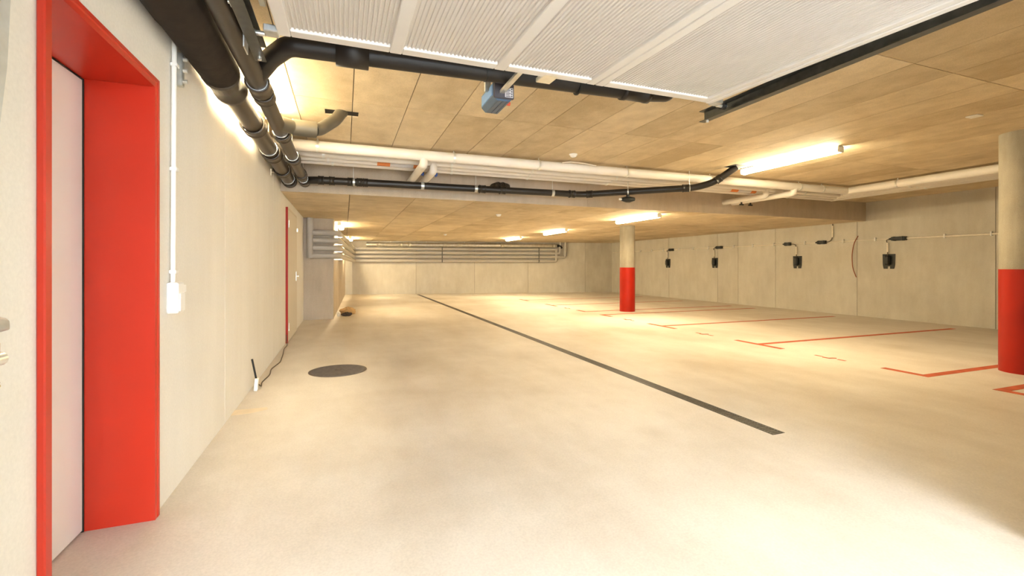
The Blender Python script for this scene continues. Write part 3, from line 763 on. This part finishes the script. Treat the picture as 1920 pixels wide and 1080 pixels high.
# galvanised lifting gear at the left edge, beside the entrance
t = thing('lifting_arm', (-.51, .93, 1.3), 'galvanised lifting arm of the garage door at the left edge', 'lever')
out = [(.80, 2.45), (1.00, 2.45), (.978, 1.75), (.962, 1.52), (.945, 1.42), (.932, 1.36), (.928, 1.30), (.86, 1.28), (.80, 1.4)]
m = MB(); n = len(out)
vs = [(-.507, y, z) for y, z in out] + [(-.513, y, z) for y, z in out]
m.add(vs, [tuple(range(n)), tuple(range(n, 2 * n))[::-1]] + [(i, (i + 1) % n, n + (i + 1) % n, n + i) for i in range(n)])
m.build('plate', M['galv'], t)
MB().box(-.54, -.507, .80, .915, 0, 2.45).build('post', M['galv'], t)
t = thing('spring_latch', (-.505, .93, 1.05), 'brass and steel spring latch on the left door post', 'latch')
MB().tube([(-.507, .90, 1.112), (-.507, .945, 1.108), (-.507, .962, 1.100)], .014, 12, True, 0, [.016, .012, .003]).build('tongue', M['galv'], t)
MB().tube([(-.507, .90, 1.055), (-.507, .945, 1.055)], .011, 12).build('bolt', M['zinc'], t)
MB().bbox(-.515, -.499, .90, .935, 1.06, 1.085, .004).build('nut', M['brass'], t)
for k in range(6): MB().tube([(-.507, .912 + k * .0012, 1.042 - k * .0055), (-.507, .936 + k * .0012, 1.040 - k * .0055)], .0030, 8).build('spring_coil', M['brass'], t)

# ------------------------------------------------------------------ loose things on the floor
t = thing('leak_sensor', (-.80, 4.95, 0), 'small white box with a black antenna leaning at the left wall', 'device')
mt = Matrix.Translation((-.797, 4.95, .062)) @ Matrix.Rotation(.10, 4, 'Y') @ Matrix.Rotation(.08, 4, 'X')
m = MB(); m.bbox(-.016, .016, -.028, .028, -.06, .06, .005); m.v = [tuple(mt @ Vector(p)) for p in m.v]; m.build('housing', M['white_plastic'], t)
MB().tube([(-.797, 4.945, .115), (-.830, 4.93, .31)], .009, 10).build('antenna', M['black'], t)
c_pts = [(-.79, 4.98, .06), (-.77, 5.05, .012), (-.80, 5.25, .005), (-.77, 5.6, .005), (-.80, 5.9, .005), (-.75, 6.3, .005), (-.78, 6.8, .005), (-.81, 7.2, .02), (-.80, 7.5, .02), (-.835, 7.72, .06), (-.84, 7.76, .14)]
tag(MB().tube(c_pts, .006, 8, True, .08).build('floor_cable', M['cable']), 'thin brown cable lying along the foot of the left wall', 'cable')

def crumple(name, c, r, mat, label, cat, seed, amp=.35, flat=.0):
    rnd = random.Random(seed); m = MB(); nu, nv = 18, 10; vs = []
    ph = [(rnd.uniform(0, 6.28), rnd.randint(2, 6), rnd.randint(1, 5)) for _ in range(5)]
    for j in range(nv + 1):
        v = math.pi * j / nv
        for i in range(nu):
            u = 2 * math.pi * i / nu
            k = 1 + sum(amp / 5 * math.sin(a * u + p) * math.cos(b * v + p) for p, a, b in ph) + (rnd.uniform(-amp, amp) * .45 if 0 < j < nv else 0)
            p = Vector((r[0] * k * math.sin(v) * math.cos(u), r[1] * k * math.sin(v) * math.sin(u), r[2] * k * math.cos(v)))
            vs.append((c[0] + p.x, c[1] + p.y, max(.001, c[2] + p.z)))
    fs = [(j * nu + i, (j + 1) * nu + i, (j + 1) * nu + (i + 1) % nu, j * nu + (i + 1) % nu) for j in range(nv) for i in range(nu)]
    m.add(vs, fs); return tag(m.build(name, mat), label, cat)
crumple('paper_bag', (.07, 12.0, .075), (.20, .20, .10), M['paper'], 'crumpled brown paper bag on the floor behind the concrete pier', 'bag', 3)
crumple('dark_rag', (.05, 11.62, .04), (.11, .09, .05), M['rag'], 'dark crumpled rag in front of the brown paper bag', 'rag', 5)
crumple('paper_scrap', (-.13, 11.60, .055), (.045, .05, .06), M['scrap'], 'white paper scrap against the foot of the pier', 'paper', 8)
